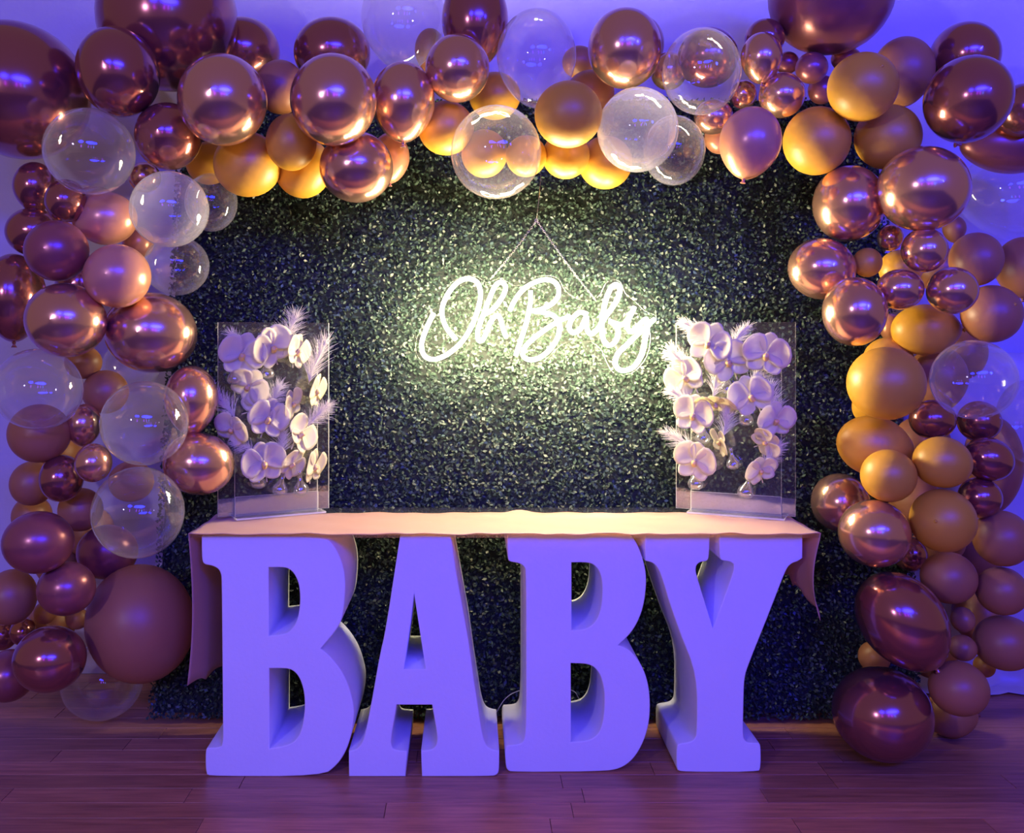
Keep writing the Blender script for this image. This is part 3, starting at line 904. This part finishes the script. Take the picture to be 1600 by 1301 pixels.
 (1.32, 0.01, 1.244, 0.119, 0.116, 0.116, 0, 'T', 'big satin gold balloon in the middle of the right column'),
 (1.401, 0.3, 1.15, 0.07, 0.071, 0.071, 0, 'T', 'bright mustard sliver below the big satin gold balloon'),
 (1.598, 0.01, 1.256, 0.13, 0.126, 0.126, 0, 'K', 'clear balloon in the middle of the right column'),
 (1.682, 0.415, 1.246, 0.098, 0.111, 0.115, 0, 'W', 'brown balloon behind the left side of the right column clear balloon'),
 (1.54, 0.16, 1.117, 0.075, 0.066, 0.066, 0, 'M', 'small mauve chrome balloon below the right column clear balloon'),
 (1.745, 0.253, 1.103, 0.071, 0.07, 0.07, 0, 'M', 'mauve balloon seen through the bottom of the right column clear balloon'),
 (1.944, 0.316, 1.104, 0.093, 0.112, 0.138, 0, 'K', 'clear balloon cut by the right edge below the other clear one'),
 (1.346, 0.16, 1.028, 0.122, 0.1, 0.1, 15, 'T', 'mustard balloon leaning left below the big satin gold one'),
 (1.328, 0.01, 0.951, 0.085, 0.083, 0.083, 0, 'T', 'round gold brown balloon, left one of the pair in the right column'),
 (1.499, 0.01, 0.994, 0.09, 0.081, 0.081, 10, 'T', 'gold brown balloon, right one of the pair in the right column'),
 (1.723, 0.154, 0.986, 0.081, 0.072, 0.072, 20, 'M', 'shiny dark mauve balloon right of the gold brown pair'),
 (1.898, 0.445, 0.938, 0.095, 0.112, 0.167, 0, 'W', 'tall reddish brown balloon behind the shiny dark mauve one'),
 (1.701, 0.166, 0.856, 0.069, 0.068, 0.068, 0, 'M', 'small mauve balloon below the shiny dark mauve one'),
 (1.287, 0.3, 0.816, 0.098, 0.102, 0.101, 0, 'C', 'copper chrome balloon beside the right end of the table'),
 (1.283, 0.01, 0.768, 0.11, 0.108, 0.106, 15, 'C', 'copper chrome balloon in front, level with the table edge at right'),
 (1.501, 0.01, 0.809, 0.099, 0.102, 0.1, 0, 'T', 'gold balloon with a bright nub, level with the table edge'),
 (1.771, 0.16, 0.721, 0.09, 0.094, 0.092, 0, 'W', 'brown balloon right of the gold balloon with the bright nub'),
 (1.589, 0.43, 0.607, 0.059, 0.062, 0.061, 0, 'M', 'small mauve balloon in the gap below the level copper balloon'),
 (1.594, 0.16, 0.59, 0.089, 0.087, 0.085, 0, 'W', 'brown balloon above the oval burgundy one at lower right'),
 (1.771, 0.16, 0.546, 0.081, 0.081, 0.079, 0, 'W', 'brown balloon at the right edge above the lowest right edge one'),
 (1.372, 0.01, 0.491, 0.129, 0.142, 0.162, -35, 'M', 'large oval burgundy chrome balloon low in the right column'),
 (1.641, 0.16, 0.45, 0.037, 0.043, 0.041, 0, 'W', 'tiny brown balloon, upper of two right of the oval burgundy one'),
 (1.631, 0.141, 0.362, 0.044, 0.045, 0.042, 0, 'W', 'tiny brown balloon, lower of two right of the oval burgundy one'),
 (1.792, 0.179, 0.367, 0.1, 0.094, 0.09, 0, 'W', 'lowest brown balloon at the right edge'),
 (1.788, 0.3, 0.248, 0.035, 0.04, 0.038, 0, 'W', 'tiny brown balloon under the lowest right edge brown one'),
 (1.551, 0.01, 0.276, 0.09, 0.089, 0.084, 0, 'W', 'brown balloon right of the large burgundy floor balloon'),
 (1.668, 0.3, 0.078, 0.085, 0.08, 0.074, 0, 'W', 'brown balloon just off the floor at the foot of the right column'),
 (1.342, 0.09, 0.165, 0.156, 0.159, 0.147, 0, 'M', 'large burgundy chrome balloon resting on the floor at right'),
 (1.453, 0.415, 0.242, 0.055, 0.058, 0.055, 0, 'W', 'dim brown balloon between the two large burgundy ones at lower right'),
 (1.623, 0.464, 0.788, 0.088, 0.098, 0.102, 0, 'W', 'added brown filler balloon in the gap between the gold pair and the gold one below'),  # brown and mauve fillers added behind the columns to keep the gaps dark
 (1.692, 0.56, 1.0, 0.102, 0.096, 0.096, 0, 'W', 'added brown filler balloon in the gap above the gold brown pair'),
 (1.759, 0.55, 0.642, 0.085, 0.096, 0.094, 0, 'W', 'added brown filler balloon behind the gold balloon with the bright nub'),
 (1.957, 0.676, 0.566, 0.094, 0.109, 0.107, 0, 'W', 'added brown filler balloon in the gap right of the gold balloon with the nub'),
 (1.908, 0.56, 0.352, 0.091, 0.106, 0.107, 0, 'W', 'added brown filler balloon behind the two tiny brown ones at lower right'),
 (1.728, 0.56, 0.208, 0.091, 0.096, 0.091, 0, 'W', 'added brown filler balloon behind the oval burgundy one'),
 (1.843, 0.575, 1.336, 0.093, 0.106, 0.106, 0, 'W', 'added brown filler balloon above the right column clear balloon'),
 (1.752, 0.56, 1.648, 0.077, 0.086, 0.086, 0, 'W', 'added brown filler balloon in the middle of the small copper trio'),
 (-1.548, 0.56, 0.952, 0.088, 0.096, 0.095, 0, 'W', 'added brown filler balloon behind the small copper pair in the left column'),
 (-1.428, 0.56, 0.664, 0.089, 0.096, 0.094, 0, 'W', 'added brown filler balloon between the pearl plum ones of the left column'),
 (-1.548, 0.56, 0.544, 0.08, 0.082, 0.08, 0, 'W', 'added brown filler balloon between the large and small pearl plum ones'),
 (-1.572, 0.56, 0.316, 0.089, 0.086, 0.083, 0, 'W', 'added brown filler balloon behind the tiny brown ones at lower left'),
 (-1.404, 0.56, 1.864, 0.089, 0.096, 0.095, 0, 'W', 'added brown filler balloon behind the upper peach pearl one'),
 (-1.452, 0.56, 1.588, 0.098, 0.106, 0.105, 0, 'M', 'added mauve filler balloon in the gap between the peach and copper ones'),  # last of the added fillers that darken gaps
 (-1.514, 0.3, 1.916, 0.072, 0.08, 0.084, 0, 'M', 'small dark mauve balloon below the huge one at the left edge'),
 (-1.333, 0.125, 1.84, 0.066, 0.072, 0.071, 0, 'M', 'small dark mauve balloon below the upper left clear balloon'),
 (-1.229, 0.195, 1.792, 0.103, 0.091, 0.09, 0, 'P', 'peach pearl balloon, upper one in the left column'),
 (-1.177, 0.43, 1.969, 0.057, 0.056, 0.055, 0, 'C', 'small copper balloon between the two upper left clear balloons'),
 (-0.956, 0.01, 1.797, 0.123, 0.122, 0.121, 0, 'H', 'milky clear balloon at the inner upper left corner'),
 (-0.912, 0.339, 1.866, 0.091, 0.095, 0.103, 0, 'K', 'clear balloon behind the right side of the milky clear one'),
 (-1.022, 0.3, 1.64, 0.112, 0.105, 0.104, 0, 'K', 'clear balloon directly below the milky clear one at left'),
 (-1.201, 0.43, 1.733, 0.055, 0.058, 0.058, 0, 'P', 'pale peach balloon sliver below the milky clear one'),
 (-1.521, 0.3, 1.758, 0.093, 0.085, 0.084, 0, 'M', 'dark mauve balloon at left, behind the upper pearl plum one'),
 (-1.314, 0.01, 1.665, 0.098, 0.098, 0.097, 0, 'V', 'pearl plum balloon in the upper part of the left column'),
 (-1.122, 0.01, 1.585, 0.104, 0.102, 0.101, 0, 'P', 'peach pearl balloon, lower and nearer one in the left column'),
 (-1.588, 0.3, 1.535, 0.103, 0.116, 0.147, 0, 'M', 'mauve chrome balloon cut by the left edge, mid height'),
 (-1.285, 0.01, 1.445, 0.126, 0.118, 0.118, 15, 'C', 'oval copper chrome balloon in the left column below the pearl plum one'),
 (-1.065, 0.16, 1.407, 0.152, 0.134, 0.134, 10, 'C', 'largest oval copper chrome balloon of the left column'),
 (-1.364, -0.008, 1.226, 0.135, 0.129, 0.129, 10, 'K', 'clear balloon at the left edge, mid height'),
 (-1.345, 0.296, 1.304, 0.063, 0.058, 0.058, 0, 'W', 'brown balloon below the oval copper balloon at left'),
 (-1.271, 0.304, 1.201, 0.078, 0.076, 0.076, 0, 'W', 'olive brown balloon above the left column clear balloon'),
 (-1.272, 0.56, 1.283, 0.106, 0.096, 0.096, 0, 'K', 'faint clear balloon behind the largest oval copper one'),
 (-0.93, 0.16, 1.186, 0.088, 0.092, 0.111, 0, 'C', 'copper chrome balloon just left of the left flower panel'),
 (-1.035, 0.01, 1.118, 0.136, 0.134, 0.134, 0, 'K', 'clear balloon in the middle of the left column'),
 (-1.431, 0.148, 1.072, 0.1, 0.098, 0.097, 0, 'W', 'brown balloon seen partly through the left edge clear one'),
 (-1.307, 0.202, 1.097, 0.058, 0.063, 0.069, 0, 'C', 'small copper chrome balloon, upper of two beside the middle clear one'),
 (-1.198, 0.01, 0.992, 0.057, 0.061, 0.061, 0, 'C', 'small copper chrome balloon, lower of two beside the middle clear one'),
 (-0.905, 0.16, 0.97, 0.118, 0.105, 0.104, 10, 'C', 'copper chrome balloon at the bottom left corner of the left panel'),
 (-1.525, 0.3, 0.883, 0.073, 0.078, 0.077, 0, 'W', 'brown balloon left of the small mauve chrome one'),
 (-1.363, 0.16, 0.921, 0.07, 0.077, 0.078, 0, 'M', 'small mauve chrome balloon in the lower left column'),
 (-1.585, 0.43, 0.746, 0.069, 0.074, 0.073, 0, 'W', 'brown balloon hidden above the large pearl plum one'),
 (-1.356, 0.3, 0.792, 0.075, 0.076, 0.075, 0, 'W', 'brown balloon left of the lower clear balloon'),
 (-1.055, 0.01, 0.835, 0.143, 0.146, 0.144, 0, 'K', 'large clear balloon, lower one of the left column'),
 (-1.18, 0.3, 0.89, 0.077, 0.071, 0.071, 0, 'W', 'brown balloon seen through the top of the lower clear one'),
 (-1.361, -0.016, 0.745, 0.109, 0.099, 0.097, 0, 'V', 'large pearl plum balloon in the lower left column'),
 (-1.269, 0.316, 0.641, 0.104, 0.096, 0.094, 0, 'V', 'pearl plum balloon behind the lower clear one'),
 (-1.53, 0.16, 0.526, 0.08, 0.09, 0.091, 0, 'W', 'brown balloon cut by the left edge low down'),
 (-1.294, 0.036, 0.586, 0.09, 0.088, 0.085, 0, 'V', 'pearl plum balloon with an orange highlight above the burgundy one'),
 (-1.538, 0.43, 0.396, 0.04, 0.042, 0.04, 0, 'W', 'tiny brown balloon under the pearl plum one, left of two'),
 (-1.42, 0.43, 0.375, 0.041, 0.039, 0.038, 0, 'W', 'tiny brown balloon under the pearl plum one, right of two'),
 (-1.601, 0.396, 0.339, 0.045, 0.05, 0.048, 0, 'M', 'tiny mauve balloon above the burgundy one at lower left'),
 (-1.336, 0.01, 0.369, 0.111, 0.108, 0.102, 0, 'M', 'burgundy chrome balloon at the foot of the left column'),
 (-1.605, 0.3, 0.215, 0.088, 0.094, 0.088, 0, 'V', 'plum balloon cut by the left edge at the foot of the column'),
 (-1.126, 0.24, 0.415, 0.178, 0.188, 0.199, -15, 'W', 'very large matt brown balloon beside the hanging cloth end'),
 (-1.333, 0.438, 0.146, 0.144, 0.144, 0.135, 0, 'K', 'dim clear balloon near the floor under the very large brown one'),
 (-1.708, 0.464, 0.305, 0.055, 0.056, 0.054, 0, 'M', 'small dark red balloon at the left edge low down'),
]


# unit balloon bodies: one mesh for each way the knot can point
def balloon_profile(nr=22):
    out = []
    for i in range(nr + 1):
        th = math.pi * i / nr
        z_, r_ = math.cos(th), math.sin(th)
        if z_ < 0:
            k = -z_
            z_ = z_ * (1 + 0.10 * k ** 3)
            r_ = r_ * (1 - 0.07 * k * k)
        out.append((max(r_, 0.0005), z_))
    return out


def turned(me_, mtx):
    m2 = me_.copy(); m2.transform(mtx); m2.update()
    return m2


base_me = lathe_mesh(balloon_profile(), 40)
KNOT = lathe_mesh([(0.05, 0.06), (0.07, 0.0), (0.045, -0.04), (0.04, -0.06), (0.085, -0.10), (0.10, -0.12), (0.06, -0.115), (0.0, -0.11)], 12)
NUB = lathe_mesh([(0.0, 0.05), (0.03, 0.045), (0.045, 0.02), (0.06, 0.0), (0.09, -0.02)], 12)
DIRS = {'y': Matrix.Rotation(R(90), 4, 'X'), 'x': Matrix.Rotation(R(-90), 4, 'Y'), '-x': Matrix.Rotation(R(90), 4, 'Y'),
        '-z': Matrix.Identity(4), 'z': Matrix.Rotation(R(180), 4, 'X')}
VEC = {k: (m_ @ Vector((0, 0, -1))) for k, m_ in DIRS.items()}
BODY, KNOTS = {}, {}
NAMES = {'C': 'chrome_balloon', 'M': 'chrome_balloon', 'V': 'pearl_balloon', 'P': 'pearl_balloon', 'T': 'latex_balloon', 'W': 'latex_balloon', 'K': 'clear_balloon', 'H': 'clear_balloon'}
GROUPS = {'C': 'copper chrome balloons of the garland', 'M': 'mauve and burgundy balloons of the garland', 'V': 'plum balloons of the garland', 'P': 'peach balloons of the garland',
          'T': 'mustard balloons of the garland', 'W': 'brown balloons of the garland', 'K': 'clear balloons of the garland', 'H': 'clear balloons of the garland'}
for (x, y, z, rx, ry, rz, rot, t, lab) in BALLOONS:
    d = 'y'
    if rx > 1.14 * rz and abs(x) > 1.1: d = ('x' if x < 1.85 else '-x') if x > 0 else ('x' if x < -1.3 else '-x')
    elif rz > 1.14 * rx: d = '-z'
    key = (d, t)
    if key not in BODY:
        BODY[key] = turned(base_me, DIRS[d])
        KNOTS[key] = turned(KNOT, DIRS[d])
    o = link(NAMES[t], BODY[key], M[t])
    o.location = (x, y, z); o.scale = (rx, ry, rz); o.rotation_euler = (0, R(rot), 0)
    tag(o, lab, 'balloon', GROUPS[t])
    if d != 'y':
        k = link('knot', KNOTS[key], M[t], o); k.location = VEC[d] * 1.10
    if lab.split()[0] in ('topmost', 'brown', 'gold') and 'a ' in lab and 'nub' in lab:
        k = link('nub', NUB, M[t], o)
        dx = {'topmost': (0.16, 0.35), 'brown': (0.32, 0.3), 'gold': (-0.62, 0.12)}[lab.split()[0]]
        v_ = Vector((dx[0], -math.sqrt(1 - dx[0] ** 2 - dx[1] ** 2), dx[1]))
        k.location = v_ * 0.995
        k.rotation_euler = v_.to_track_quat('Z', 'Y').to_euler()
